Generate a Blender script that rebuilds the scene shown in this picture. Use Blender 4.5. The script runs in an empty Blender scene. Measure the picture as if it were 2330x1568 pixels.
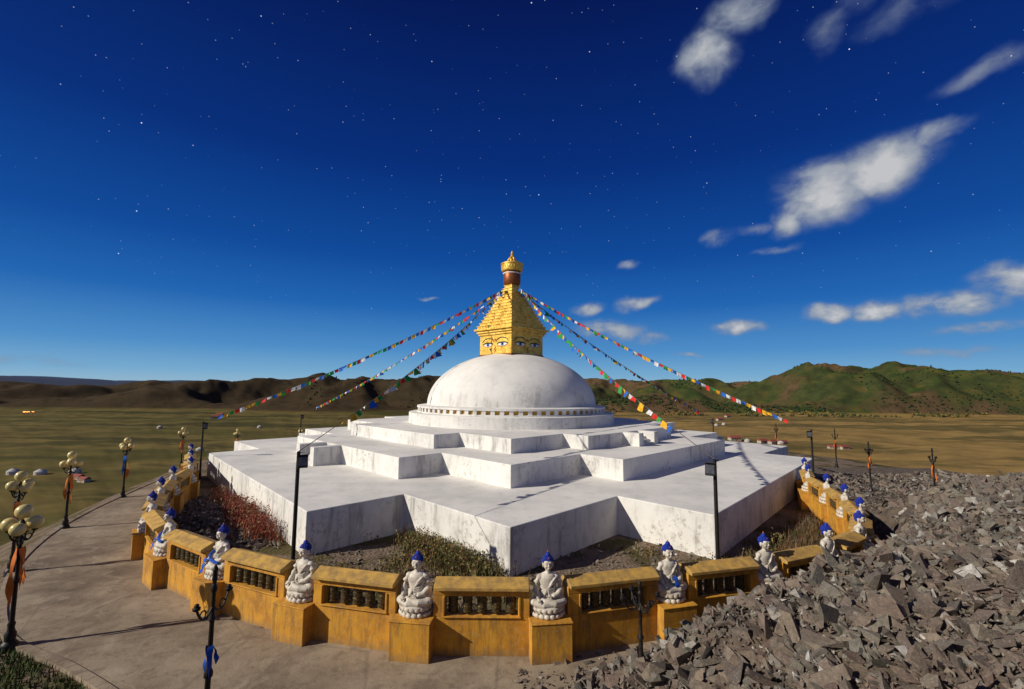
import bpy, bmesh, math, random
import numpy as np
from mathutils import Vector, Matrix, noise as mn, Euler
random.seed(7); np.random.seed(7)
U=4.2; CZ=5.64
def P(x,y,z=-1.342857): return Vector((x*U,y*U,CZ+z*U))
YC=8.5*U
sc=bpy.context.scene
COL=sc.collection
# ------------------------------------------------------------ node helpers
class NT:
    def __init__(s,nt): s.nt=nt; s.n=nt.nodes; s.l=nt.links
    def new(s,t,**k):
        n=s.n.new(t)
        for a,b in k.items(): setattr(n,a,b)
        return n
    def put(s,sock,v):
        if isinstance(v,bpy.types.NodeSocket): s.l.new(v,sock)
        elif v is not None: sock.default_value=v
    def math(s,op,a,b=None,c=None,clamp=False):
        n=s.new('ShaderNodeMath',operation=op,use_clamp=clamp)
        s.put(n.inputs[0],a); s.put(n.inputs[1],b)
        if c is not None: s.put(n.inputs[2],c)
        return n.outputs[0]
    def noise(s,vec,scale,detail=4,rough=.55,dist=0,out=0):
        n=s.new('ShaderNodeTexNoise'); s.put(n.inputs['Vector'],vec)
        n.inputs['Scale'].default_value=scale; n.inputs['Detail'].default_value=detail
        n.inputs['Roughness'].default_value=rough; n.inputs['Distortion'].default_value=dist
        return n.outputs[out]
    def ramp(s,f,stops,interp='LINEAR'):
        n=s.new('ShaderNodeValToRGB'); s.put(n.inputs[0],f); r=n.color_ramp; r.interpolation=interp
        while len(r.elements)<len(stops): r.elements.new(.5)
        for e,(p,c) in zip(r.elements,stops):
            e.position=p; e.color=tuple(c)+(1,) if len(c)==3 else c
        return n.outputs[0]
    def mix(s,f,a,b,bt='MIX'):
        n=s.new('ShaderNodeMix',data_type='RGBA',blend_type=bt)
        s.put(n.inputs[0],f)
        s.put(n.inputs[6],a if not isinstance(a,tuple) else tuple(a)+(1,))
        s.put(n.inputs[7],b if not isinstance(b,tuple) else tuple(b)+(1,))
        return n.outputs[2]
    def mr(s,v,a,b,c=0,d=1,it='LINEAR'):
        n=s.new('ShaderNodeMapRange',interpolation_type=it)
        for i,x in enumerate((v,a,b,c,d)): s.put(n.inputs[i],x)
        return n.outputs[0]
    def vec(s,v,scale=(1,1,1)):
        n=s.new('ShaderNodeMapping'); s.put(n.inputs[0],v); n.inputs['Scale'].default_value=scale
        return n.outputs[0]
def newmat(name):
    m=bpy.data.materials.new(name); m.use_nodes=True
    T=NT(m.node_tree); bs=T.n['Principled BSDF']
    return m,T,bs
def bump(T,bs,h,strength=.3,dist=.02):
    b=T.new('ShaderNodeBump'); b.inputs['Strength'].default_value=strength; b.inputs['Distance'].default_value=dist
    T.put(b.inputs['Height'],h); T.l.new(b.outputs[0],bs.inputs['Normal'])
def simple(name,c1,c2=None,scale=3,rough=.7,metal=0,bs_=.2,bd=.01,detail=4,spec=.3):
    m,T,bs=newmat(name); geo=T.new('ShaderNodeNewGeometry').outputs['Position']
    if c2 is None: c2=tuple(x*.7 for x in c1)
    f=T.noise(geo,scale,detail,.6)
    T.put(bs.inputs['Base Color'],T.ramp(f,[(.38,c1),(.62,c2)]))
    bs.inputs['Roughness'].default_value=rough; bs.inputs['Metallic'].default_value=metal
    bs.inputs['Specular IOR Level'].default_value=spec
    if bs_: bump(T,bs,T.noise(geo,scale*6,2,.6),bs_,bd)
    return m
# whitewash
def whitewash(name,stain=1.0):
    m,T,bs=newmat(name); g=T.new('ShaderNodeNewGeometry'); pos=g.outputs['Position']
    big=T.noise(pos,.35,4,.62); fine=T.noise(pos,1.5,7,.74)
    streak=T.noise(T.vec(pos,(2.2,2.2,.35)),1.3,5,.68)
    sepn=T.new('ShaderNodeSeparateXYZ'); T.put(sepn.inputs[0],g.outputs['Normal'])
    wall=T.mr(T.math('ABSOLUTE',sepn.outputs[2]),.3,.7,1,0)
    base=T.ramp(big,[(.35,(.77,.75,.70)),(.5,(.71,.69,.65)),(.64,(.61,.60,.57))])
    s1=T.mr(fine,.51,.67)
    c=T.mix(T.math('MULTIPLY',s1,.36*stain),base,(.41,.40,.38))
    s2=T.math('MULTIPLY',T.mr(streak,.49,.65),wall)
    s2=T.math('MULTIPLY',s2,T.mr(big,.44,.55))
    c=T.mix(T.math('MULTIPLY',s2,.75*stain),c,(.28,.27,.255))
    pt=T.math('MULTIPLY',T.mr(T.noise(pos,5,6,.75),.54,.58),T.math('MULTIPLY',wall,T.mr(T.noise(pos,.45,3,.5),.49,.57)))
    c=T.mix(T.math('MULTIPLY',pt,.6*stain),c,(.33,.30,.26))
    T.put(bs.inputs['Base Color'],c); bs.inputs['Roughness'].default_value=.85
    bs.inputs['Specular IOR Level'].default_value=.2
    bump(T,bs,T.noise(pos,7,4,.7),.3,.03)
    return m
WHITE=whitewash('whitewashed_plaster'); DOMEW=whitewash('dome_plaster',.65)
OCH,T,bs=newmat('ochre_painted_render')
pos=T.new('ShaderNodeNewGeometry').outputs['Position']
c=T.ramp(T.noise(pos,1.6,6,.65),[(.35,(.64,.315,.020)),(.52,(.54,.25,.018)),(.66,(.36,.16,.017))])
st=T.math('MULTIPLY',T.mr(T.noise(T.vec(pos,(4,4,.6)),2,5,.7),.48,.64),.65)
c=T.mix(st,c,(.21,.11,.028)); c=T.mix(T.mr(T.noise(pos,14,5,.7),.56,.66,0,.4),c,(.46,.37,.22))
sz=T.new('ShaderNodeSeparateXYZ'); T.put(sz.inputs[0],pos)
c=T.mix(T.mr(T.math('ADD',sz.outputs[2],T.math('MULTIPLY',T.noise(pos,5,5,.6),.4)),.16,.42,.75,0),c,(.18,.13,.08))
T.put(bs.inputs['Base Color'],c); bs.inputs['Roughness'].default_value=.8; bump(T,bs,T.noise(pos,25,4,.7),.35,.012)
COPE=simple('coping_stone_ochre',(.55,.33,.075),(.32,.20,.07),5,.85)
MARB,T,bs=newmat('weathered_white_marble')
pos=T.new('ShaderNodeNewGeometry').outputs['Position']; 
tc=T.new('ShaderNodeTexCoord').outputs['Object']
c=T.ramp(T.noise(pos,7,6,.65),[(.38,(.64,.59,.50)),(.55,(.52,.47,.395)),(.68,(.32,.285,.235))])
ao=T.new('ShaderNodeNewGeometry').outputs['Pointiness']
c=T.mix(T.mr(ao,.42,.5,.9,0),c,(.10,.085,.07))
T.put(bs.inputs['Base Color'],c); bs.inputs['Roughness'].default_value=.6; bump(T,bs,T.noise(tc,30,3,.6),.25,.006)
HAIR=simple('blue_painted_hair',(.010,.035,.36),(.006,.02,.22),40,.6,0,.6,.01)
GOLD,T,bs=newmat('gilded_metal')
pos=T.new('ShaderNodeNewGeometry').outputs['Position']
T.put(bs.inputs['Base Color'],T.ramp(T.noise(pos,2.2,6,.65),[(.35,(.92,.62,.14)),(.52,(.78,.48,.07)),(.68,(.46,.25,.03))]))
bs.inputs['Metallic'].default_value=.4
T.put(bs.inputs['Roughness'],T.mr(T.noise(pos,6,3,.6),.3,.7,.3,.55))
bump(T,bs,T.noise(pos,5,5,.6),.6,.06)
GOLDP=simple('gilded_panel',(.66,.40,.06),(.42,.22,.03),6,.5,.3)
COPPER=simple('copper_brown',(.30,.10,.035),(.2,.06,.02),8,.45,.5)
BRONZE,T,bs=newmat('dark_bronze'); tcx=T.new('ShaderNodeTexCoord').outputs['Object']
f=T.noise(tcx,28,3,.6); T.put(bs.inputs['Base Color'],T.ramp(f,[(.4,(.035,.028,.018)),(.62,(.17,.125,.05))]))
bs.inputs['Metallic'].default_value=.6; bs.inputs['Roughness'].default_value=.45; bump(T,bs,f,.7,.02)
BLACK=simple('black_cast_iron',(.012,.012,.013),(.03,.025,.02),20,.5,.3)
GLOBE=simple('cream_glass_globe',(.66,.54,.22),(.54,.42,.15),6,.3,0,0,spec=.4)
CONC,T,bs=newmat('concrete_paving')
pos=T.new('ShaderNodeNewGeometry').outputs['Position']
c=T.ramp(T.noise(pos,.45,7,.65),[(.36,(.34,.275,.20)),(.5,(.26,.205,.148)),(.64,(.155,.118,.087))])
c=T.mix(T.mr(T.noise(pos,3,6,.75),.5,.64,0,.5),c,(.12,.092,.066))
c=T.mix(T.mr(T.noise(pos,1.1,5,.6,1.5),.54,.62,0,.4),c,(.38,.32,.24))
v=T.new('ShaderNodeTexVoronoi',feature='DISTANCE_TO_EDGE'); T.put(v.inputs['Vector'],T.vec(pos,(1,1,0))); v.inputs['Scale'].default_value=.24
T.put(bs.inputs['Base Color'],T.mix(T.mr(v.outputs[0],.0,.010,.30,0),c,(.08,.07,.055)))
bs.inputs['Roughness'].default_value=.9; bs.inputs['Specular IOR Level'].default_value=.15
bump(T,bs,T.noise(pos,12,6,.75),.4,.025)
def flat(name,c,rough=.8,var=.75):
    return simple(name,c,tuple(x*var for x in c),9,rough,0,0,detail=2)
FL=[flat('flag_blue',(.015,.13,.55)),flat('flag_white',(.72,.72,.70)),flat('flag_red',(.62,.025,.02)),flat('flag_green',(.03,.32,.06)),flat('flag_yellow',(.78,.42,.02))]
ROPE=flat('rope',(.12,.1,.08)); ORANGE=flat('orange_silk',(.62,.16,.02)); BLUES=flat('blue_silk',(.01,.09,.55))
EYEW=flat('eye_white_paint',(.78,.78,.76)); EYEB=flat('eye_blue_paint',(.02,.16,.42)); INK=flat('black_paint',(.015,.012,.012)); REDP=flat('red_paint',(.45,.05,.02))
GLASS=simple('floodlight_glass',(.08,.09,.10),(.05,.05,.06),5,.1,0,0,spec=.6)
# ------------------------------------------------------------ mesh builder
class MB:
    def __init__(s): s.v=[]; s.f=[]; s.m=[]
    def add(s,vs,fs,mat=0,M=None):
        o=len(s.v)
        if M is None: s.v+= [tuple(x) for x in vs]
        else: s.v+= [tuple(M@Vector(x)) for x in vs]
        s.f+=[tuple(i+o for i in f) for f in fs]; s.m+=[mat]*len(fs)
    def box(s,c,d,mat=0,M=None,top=1.0):
        x,y,z=c; a,b,h=d[0]/2,d[1]/2,d[2]/2
        vs=[(x-a,y-b,z-h),(x+a,y-b,z-h),(x+a,y+b,z-h),(x-a,y+b,z-h),(x-a*top,y-b*top,z+h),(x+a*top,y-b*top,z+h),(x+a*top,y+b*top,z+h),(x-a*top,y+b*top,z+h)]
        s.add(vs,[(3,2,1,0),(4,5,6,7),(0,1,5,4),(1,2,6,5),(2,3,7,6),(3,0,4,7)],mat,M)
    def lathe(s,prof,n=16,mat=0,M=None,sx=1,sy=1,cx=0,cy=0,ph=0):
        vs=[];fs=[]
        for r,z in prof:
            for i in range(n):
                a=2*math.pi*i/n+ph; vs.append((cx+r*sx*math.cos(a),cy+r*sy*math.sin(a),z))
        for j in range(len(prof)-1):
            for i in range(n):
                k=(i+1)%n; fs.append((j*n+i,j*n+k,(j+1)*n+k,(j+1)*n+i))
        fs.append(tuple(range(n))[::-1]); fs.append(tuple((len(prof)-1)*n+i for i in range(n)))
        s.add(vs,fs,mat,M)
    def ell(s,c,r,mat=0,M=None,n=14,k=9,rot=None):
        vs=[];fs=[]
        R=rot.to_matrix() if rot else None
        for j in range(1,k):
            t=math.pi*j/k
            for i in range(n):
                a=2*math.pi*i/n; p=Vector((r[0]*math.sin(t)*math.cos(a),r[1]*math.sin(t)*math.sin(a),-r[2]*math.cos(t)))
                if R: p=R@p
                vs.append(p+Vector(c))
        b=Vector((0,0,-r[2])); t_=Vector((0,0,r[2]))
        if R: b=R@b; t_=R@t_
        vs.append(b+Vector(c)); vs.append(t_+Vector(c)); B=len(vs)-2; Tt=B+1
        for j in range(k-2):
            for i in range(n):
                q=(i+1)%n; fs.append((j*n+i,j*n+q,(j+1)*n+q,(j+1)*n+i))
        for i in range(n):
            q=(i+1)%n; fs.append((B,q,i)); fs.append((Tt,(k-2)*n+i,(k-2)*n+q))
        s.add(vs,fs,mat,M)
    def tube(s,pts,rad,n=8,mat=0,M=None):
        pts=[Vector(p) for p in pts]
        if not hasattr(rad,'__len__'): rad=[rad]*len(pts)
        vs=[];fs=[];up=Vector((0,0,1))
        for i,p in enumerate(pts):
            t=(pts[min(i+1,len(pts)-1)]-pts[max(i-1,0)]).normalized()
            r=up if abs(t.z)<.9 else Vector((0,1,0))
            x=t.cross(r).normalized(); y=x.cross(t).normalized()
            for j in range(n):
                a=2*math.pi*j/n; vs.append(p+(x*math.cos(a)+y*math.sin(a))*rad[i])
        for i in range(len(pts)-1):
            for j in range(n):
                k=(j+1)%n; fs.append((i*n+j,(i+1)*n+j,(i+1)*n+k,i*n+k))
        fs.append(tuple(range(n))); fs.append(tuple((len(pts)-1)*n+i for i in range(n))[::-1])
        s.add(vs,fs,mat,M)
    def prism(s,poly,z0,z1,mat=0,M=None):
        n=len(poly); vs=[(x,y,z0) for x,y in poly]+[(x,y,z1) for x,y in poly]
        fs=[tuple(range(n))[::-1],tuple(range(n,2*n))]+[(i,(i+1)%n,n+(i+1)%n,n+i) for i in range(n)]
        s.add(vs,fs,mat,M)
    def mesh(s,name,mats,smooth=False,fix=True):
        me=bpy.data.meshes.new(name); me.from_pydata(s.v,[],s.f)
        for m in mats: me.materials.append(m)
        me.polygons.foreach_set('material_index',s.m)
        if fix:
            bm=bmesh.new(); bm.from_mesh(me); bmesh.ops.recalc_face_normals(bm,faces=bm.faces); bm.to_mesh(me); bm.free()
        if smooth:
            me.polygons.foreach_set('use_smooth',[True]*len(me.polygons))
            try: me.set_sharp_from_angle(angle=math.radians(40))
            except Exception: pass
        me.update(); return me
    def obj(s,name,mats,smooth=False,parent=None,fix=True,bevel=0):
        o=bpy.data.objects.new(name,s.mesh(name,mats,smooth,fix)); COL.objects.link(o)
        if parent: o.parent=parent
        if bevel:
            b=o.modifiers.new('bevel','BEVEL'); b.width=bevel; b.segments=2; b.limit_method='ANGLE'; b.angle_limit=math.radians(40)
        return o
def empty(name):
    o=bpy.data.objects.new(name,None); COL.objects.link(o); return o
def sm(t): t=max(0,min(1,t)); return t*t*(3-2*t)
# ------------------------------------------------------------ terrain
padA=[-180,-120,-75,-58,-44,-30,-20,-8,10,40,60,75,100,130,180]
padR=[5.9,5.9,5.5,5.6,6.0,6.6,7.2,10,14,13,8.6,7.6,6.8,6.0,5.9]
skA=[-90,-60,-48.6,-44,-41,-38.5,-36.5,-33.5,-31,-28,-26,-24.3,-22.5,-20.5,-18,-16,-13,-10,0,9,16.4,22.9,28.4,30.5,33,35.6,37.7,40,42,43.8,45.2,48.6,60,90]
skE=[.01,.008,.004,-.002,.001,.008,.004,.011,.007,.013,.012,.017,.025,.018,.021,.017,.021,.019,.015,.018,.019,.019,.018,.026,.043,.038,.034,.040,.037,.031,.034,.029,.03,.03]
def fb(x,y,s,o=5): return mn.fractal(Vector((x*s,y*s,3.1)),.9,2.1,o)
def rg(x,y,s,z): return 1-min(1,1.9*abs(mn.noise(Vector((x*s,y*s,z)))))**1.7
def terr(x,y):
    dx,dy=x,y-YC; ang=math.degrees(math.atan2(dx,-dy)); r=math.hypot(dx,dy)
    rp=np.interp(ang,padA,padR)*U
    t=(r-rp)/135
    z=0
    if t>0:
        t=min(t,1); z=-35*(1-(1-t)**2); z+= fb(x,y,.05)*min(1,t*6)*1.2
    if y<.9*U: z+=3.9*sm((.9*U-y)/(.9*U))
    R=math.hypot(x,y)
    if R>500 and y>0:
        az=math.degrees(math.atan2(x,y)); ca=max(.45,math.cos(math.radians(az)))
        r0=(800 if az>0 else 730)/ca+ 120*mn.noise(Vector((x*.0025,y*.0025,4))); r1=r0+620
        e=np.interp(az,skA,skE)
        zc=CZ+r1*e
        s=(R-r0)/(r1-r0)
        if s>0:
            wx=x+60*mn.noise(Vector((x*.004,y*.004,1))); wy=y+60*mn.noise(Vector((x*.004,y*.004,6)))
            f=.56*rg(wx,wy,.0038,1.5)+.30*rg(wx,wy,.009,5.5)+.11*rg(wx,wy,.021,8.5)+.03*rg(wx,wy,.05,2.5)
            A=(zc+35)
            env=.64*sm(s/.26)+.36*sm(s) if s<1 else 1-.3*sm((s-1)/1.5)
            k=1.6*(1-.68*sm((s-.5)/.45))
            h=A*env*max(.05,(1+k*(f-.82)))
            h+=fb(x,y,.03)*min(1,s*4)*1.0
            z=-35+max(h,0)
        if R>2600:
            e2=np.interp(az,[-60,-46,-41,-36,-30,-20,60],[.0105,.0125,.0085,.012,.009,.004,.006])
            z2=CZ+3600*(e2+.003*fb(x,y,.0016,5))
            k2=sm((R-2600)/1000); z=max(z,-35+(z2+35)*k2)
    elif R>150 and y<=0:
        z+= 60*sm((R-150)/900)
    if R<700 and R>150: z+=.35*fb(x,y,.01,3)
    return z
def build_terrain():
    na=760; rs=[0.0]
    r=1.5
    while r<60: rs.append(r); r+=1.3
    while r<6000:
        rs.append(r)
        r*= 1.010 if 680<r<1900 else 1.045
    vs=[(0,YC,0)];fs=[]
    angs=[]
    for i in range(na):
        t=i/na
        if t<.87: angs.append(math.radians(-65+130*t/.87))
        else: angs.append(math.radians(65+230*(t-.87)/.13))
    for r in rs[1:]:
        for a in angs:
            x=r*math.sin(a); y=YC+r*math.cos(a); vs.append((x,y,terr(x,y)-.03))
    for i in range(na): fs.append((0,1+(i+1)%na,1+i))
    for j in range(len(rs)-2):
        for i in range(na):
            k=(i+1)%na; b=1+j*na; fs.append((b+i,b+k,b+na+k,b+na+i))
    me=bpy.data.meshes.new('terrain'); me.from_pydata(vs,[],fs); me.update()
    if me.polygons[5].normal.z<0: me.flip_normals()
    me.polygons.foreach_set('use_smooth',[True]*len(me.polygons))
    o=bpy.data.objects.new('terrain',me); COL.objects.link(o)
    m,T,bs=newmat('steppe_ground'); me.materials.append(m)
    g=T.new('ShaderNodeNewGeometry'); pos=g.outputs['Position']
    s=T.new('ShaderNodeSeparateXYZ'); T.put(s.inputs[0],pos); X,Y,Z=s.outputs
    flatp=T.vec(pos,(1,1,0))
    n1=T.noise(T.vec(pos,(.0022,.008,0)),1,6,.65); n2=T.noise(flatp,.03,6,.65); n3=T.noise(flatp,.9,5,.7)
    green=T.ramp(n1,[(.36,(.050,.055,.013)),(.44,(.11,.095,.026)),(.50,(.18,.135,.042)),(.54,(.075,.068,.02)),(.62,(.035,.04,.012))])  # pale middle stops put sunlit patches into the grass colour
    tan=T.ramp(n1,[(.36,(.27,.175,.055)),(.47,(.34,.22,.075)),(.53,(.12,.095,.032)),(.58,(.19,.135,.045)),(.64,(.28,.18,.06))])
    side=T.mr(T.math('ADD',X,T.math('MULTIPLY',T.math('SUBTRACT',n2,.5),160)),-130,60)
    plain=T.mix(side,green,tan)
    plain=T.mix(T.mr(n2,.42,.62,0,.45),plain,(.055,.045,.018))
    plain=T.mix(T.mr(n3,.45,.65,0,.3),plain,(.15,.11,.05))
    hn=T.noise(pos,.006,6,.62); hn2=T.noise(pos,.03,6,.7)
    hbrown=T.ramp(hn2,[(.38,(.080,.052,.024)),(.5,(.15,.092,.046)),(.62,(.065,.047,.02))])
    hgreen=T.ramp(hn2,[(.38,(.026,.046,.013)),(.52,(.055,.075,.020)),(.64,(.11,.092,.022))])
    gmask=T.math('MULTIPLY',T.mr(hn,.42,.52),T.mr(X,-250,300,.12,1))
    hills=T.mix(gmask,hbrown,hgreen)
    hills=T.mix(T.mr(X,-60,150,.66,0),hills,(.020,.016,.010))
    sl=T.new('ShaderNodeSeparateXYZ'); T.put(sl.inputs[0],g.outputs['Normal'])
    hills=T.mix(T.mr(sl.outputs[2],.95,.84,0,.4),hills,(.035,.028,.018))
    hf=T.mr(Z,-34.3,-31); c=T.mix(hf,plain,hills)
    d=T.new('ShaderNodeVectorMath',operation='LENGTH')
    sub=T.new('ShaderNodeVectorMath',operation='SUBTRACT'); T.put(sub.inputs[0],flatp); sub.inputs[1].default_value=(0,YC,0)
    T.put(d.inputs[0],sub.outputs[0])
    vo=T.new('ShaderNodeTexVoronoi'); T.put(vo.inputs['Vector'],pos); vo.inputs['Scale'].default_value=9
    gr=T.mix(T.mr(T.noise(flatp,.5,5,.65),.46,.56),T.mix(.5,T.ramp(vo.outputs['Color'],[(0,(.13,.095,.07)),(1,(.27,.21,.165))]),(.17,.125,.09)),(.09,.075,.035))
    near=T.mr(T.math('ADD',d.outputs['Value'],T.math('MULTIPLY',n3,4)),30,37)
    c=T.mix(near,gr,c)
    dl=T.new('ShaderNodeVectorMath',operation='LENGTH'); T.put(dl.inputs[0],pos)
    c=T.mix(T.mr(dl.outputs['Value'],2000,3800,0,.85),c,(.05,.085,.17))  # distant ground tinted blue in its colour to stand for aerial haze
    T.put(bs.inputs['Base Color'],c); bs.inputs['Roughness'].default_value=.95; bs.inputs['Specular IOR Level'].default_value=.05
    bump(T,bs,T.math('ADD',n3,vo.outputs['Distance']),.5,.08)
    return o
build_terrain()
# ------------------------------------------------------------ walkway
FEN=[(-4.85,6.85),(-4.4,6.2),(-3.95,5.55),(-3.68,4.9),(-3.33,4.28),(-2.943,3.69),(-2.41,3.178),(-1.80,2.806),(-1.155,2.523),(-.49,2.367),(.2,2.367),(.90,2.553),(1.54,2.72),(2.08,2.95),(2.54,3.27),(2.88,3.70),(3.16,4.25),(3.36,4.78),(3.54,5.35),(3.85,5.90)]
OUT=[(-5.15,7.1),(-4.95,6.4),(-4.70,5.6),(-4.47,4.95),(-4.17,4.3),(-3.72,3.6),(-3.2,3.02),(-2.66,2.56),(-2.08,2.30),(-1.55,2.02),(-.9,1.6),(0,1.4),(1.2,1.5)]
def catmull(pts,k=6):
    out=[]
    for i in range(len(pts)-1):
        p0=Vector(pts[max(i-1,0)]);p1=Vector(pts[i]);p2=Vector(pts[i+1]);p3=Vector(pts[min(i+2,len(pts)-1)])
        for j in range(k):
            t=j/k
            out.append(.5*((2*p1)+(p2-p0)*t+(2*p0-5*p1+4*p2-p3)*t*t+(3*p1-p0-3*p2+p3)*t**3))
    out.append(Vector(pts[-1])); return out
ii=catmull([(x+ (0-x)*.03,y+(8.5-y)*.035) for x,y in FEN[:13]]); oo=catmull(OUT)
b=MB(); vs=[];fs=[]
for a,c in zip(ii,oo):
    vs+= [P(a.x,a.y)+Vector((0,0,.03)),P(c.x,c.y)+Vector((0,0,.03)),P(c.x,c.y)+Vector((0,0,-.5))]
for i in range(len(ii)-1):
    fs+=[(3*i,3*i+1,3*i+4,3*i+3),(3*i+1,3*i+2,3*i+5,3*i+4)]
b.add(vs,fs)
b.obj('concrete_walkway',[CONC])
b=MB()
for i in range(len(oo)-1):
    p=P(oo[i].x,oo[i].y); q=P(oo[i+1].x,oo[i+1].y); d=(q-p); L=d.length; M=Matrix.Translation((p+q)/2)@Matrix.Rotation(math.atan2(d.y,d.x),4,'Z')
    b.box((0,0,-.02),(L+.01,.18,.16),0,M)
b.obj('walkway_kerb',[CONC])
# ------------------------------------------------------------ stupa
ST=empty('buddhist_stupa')
r2=math.sqrt(2)
def pq(p,q): return ((-p+q)/r2*U, YC+(p+q)/r2*U)
def plan(s,i,prn,prf):
    pm=(prn+prf)/2
    pts=[(-s,-s),(-s+i,-s),(-s+i,-s-prn),(s-i,-s-prf),(s-i,-s),(s,-s),(s,-s+i),(s+pm,-s+i),(s+pm,s-i),(s,s-i),(s,s),(s-i,s),(s-i,s+pm),(-s+i,s+pm),(-s+i,s),(-s,s),(-s,s-i),(-s-prf,s-i),(-s-prn,-s+i),(-s,-s+i)]
    return [pq(*t) for t in pts]
def Z(z): return CZ+z*U
Z1,Z2,Z3=Z(-1.0),Z(-.766),Z(-.59)
s1,s2,s3=3.595,2.685,2.135
for nm,(s,i,a,c),z0,z1 in (('lower_terrace',(s1,1.43,.90,.70),-.6,Z1),('middle_terrace',(s2,1.17,.58,.56),Z1-.1,Z2),('upper_terrace',(s3,.98,.41,.40),Z2-.1,Z3)):
    b=MB(); b.prism(plan(s,i,a,c),z0,z1); b.obj(nm,[WHITE],parent=ST,bevel=.035)
def stair(s,pr,side,a0,zb,zt,name,blk=.33,gap=.4,out=.36):
    b=MB()
    def quad(a_0,a_1,q0,q1,z0,z1):
        pts=[]
        for aa,qq in ((a_0,q0),(a_1,q0),(a_1,q1),(a_0,q1)):
            p_=-s+aa; q_=-s-qq
            pts.append(pq(p_,q_) if side=='L' else pq(q_,p_))
        b.prism(pts,z0,z1)
    quad(a0,a0+blk,pr-.05,pr+out,zb-.05,zt-.004); quad(a0+blk+gap,a0+2*blk+gap,pr-.05,pr+out,zb-.05,zt-.004)
    n=4
    for k in range(n):
        quad(a0+blk+.001,a0+blk+gap-.001,pr-.05,pr+out*(n-k)/n*.95,zb-.05+.01*k,zb+(zt-zb)*(k+1)/(n+1))
    b.obj(name,[WHITE],parent=ST,bevel=.02)
stair(s2,.57,'L',2.62,Z1,Z2,'middle_stair',.12,.35)
stair(s3,.405,'R',1.80,Z2,Z3,'upper_stair',.12,.3,.26)
b=MB(); b.lathe([(1.85*U,Z3-.1),(1.85*U,Z(-.42)),(1.84*U,Z(-.411))],128,0,Matrix.Translation((0,YC,0))); 
b.lathe([(1.66*U,Z(-.42)),(1.66*U,Z(-.30))],128,1,Matrix.Translation((0,YC,0)))
b.lathe([(1.70*U,Z(-.418)),(1.70*U,Z(-.392)),(1.665*U,Z(-.390))],128,0,Matrix.Translation((0,YC,0)))
b.lathe([(1.66*U,Z(-.332)),(1.71*U,Z(-.330)),(1.71*U,Z(-.300)),(1.66*U,Z(-.292)),(1.60*U,Z(-.285))],128,0,Matrix.Translation((0,YC,0)))
for k in range(76):
    a=2*math.pi*k/76; M=Matrix.Translation((0,YC,0))@Matrix.Rotation(a,4,'Z')
    b.box((1.672*U,0,Z(-.361)),(.05*U,.27,.068*U),0,M)
b.obj('drum',[DOMEW,GOLDP],parent=ST)
b=MB(); prof=[]
for k in range(33):
    t=math.pi/2*k/32; r=1.54*U*math.cos(t); 
    if r<.3*U: break
    prof.append((r,Z(-.292)+.955*U*math.sin(t)))
b.lathe([(1.57*U,Z(-.300)),(1.57*U,Z(-.285))]+prof,48,0,Matrix.Translation((0,YC,0)))
b.obj('dome',[DOMEW],True,ST)
MC=Matrix.Translation((-.012*U,YC,0))@Matrix.Rotation(math.radians(45),4,'Z')
b=MB(); hs=.415*U
b.box((0,0,Z(.60)),(2*hs*1.03,2*hs*1.03,.05*U),1,MC)
b.box((0,0,Z(.80)),(2*hs,2*hs,.45*U),0,MC)
b.box((0,0,Z(1.00)),(2*.44*U,2*.44*U,.04*U),0,MC)
b.box((0,0,Z(1.045)),(2*.465*U,2*.465*U,.045*U),0,MC)
b.box((0,0,Z(1.085)),(2*.50*U,2*.50*U,.035*U),0,MC)
n=14
for k in range(n):
    h0=.455-(.455-.10)*(k/(n-1))**.93
    z0=1.1025+k*(1.955-1.1025)/n; z1=z0+(1.955-1.1025)/n
    b.box((0,0,Z((z0+z1)/2)),(2*h0*U,2*h0*U,(z1-z0)*U-.004),0,MC)
    b.box((0,0,Z(z1)-.035),(2*h0*U+.09,2*h0*U+.09,.05),0,MC)
b.obj('gilded_tower',[GOLD,COPPER],parent=ST,bevel=.012)
b=MB(); MT=Matrix.Translation((-.012*U,YC,0))
b.lathe([(.10*U,Z(1.95)),(.15*U,Z(1.97)),(.165*U,Z(2.0)),(.165*U,Z(2.2)),(.15*U,Z(2.22))],32,1,MT)
b.lathe([(.167*U,Z(2.165)),(.172*U,Z(2.17)),(.172*U,Z(2.185)),(.16*U,Z(2.19))],32,2,MT)
b.lathe([(.15*U,Z(2.215)),(.195*U,Z(2.225)),(.203*U,Z(2.25)),(.203*U,Z(2.345)),(.215*U,Z(2.35)),(.215*U,Z(2.37)),(.19*U,Z(2.375)),(.13*U,Z(2.40))],32,0,MT)
for k in range(6):
    a=k*math.pi/3; b.tube([(math.cos(a)*.10*U,math.sin(a)*.10*U,Z(2.38)),(math.cos(a)*.075*U,math.sin(a)*.075*U,Z(2.45)),(0,0,Z(2.55))],[.06,.06,.03],6,0,MT)
b.lathe([(.06*U,Z(2.38)),(.055*U,Z(2.42)),(.03*U,Z(2.47)),(.045*U,Z(2.51)),(.02*U,Z(2.55)),(.03*U,Z(2.575)),(.004*U,Z(2.63))],16,0,MT)
for k in range(28):
    a=2*math.pi*k/28; b.ell((math.cos(a)*.203*U,math.sin(a)*.203*U,Z(2.30)),(.03,.03,.10),0,MT,6,5)
b.obj('finial',[GOLD,COPPER,EYEW],True,ST)
b=MB()
def faceM(k): 
    return MT@Matrix.Rotation(math.radians(45+90*k),4,'Z')@Matrix.Translation((0,-hs,0))
def shape(pts,M,mat,off):
    n=len(pts); vs=[(x,-off,z) for x,z in pts]+[(x,.01,z) for x,z in pts]
    b.add(vs,[tuple(range(n))]+[(i,(i+1)%n,n+(i+1)%n,n+i) for i in range(n)],mat,M)
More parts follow.
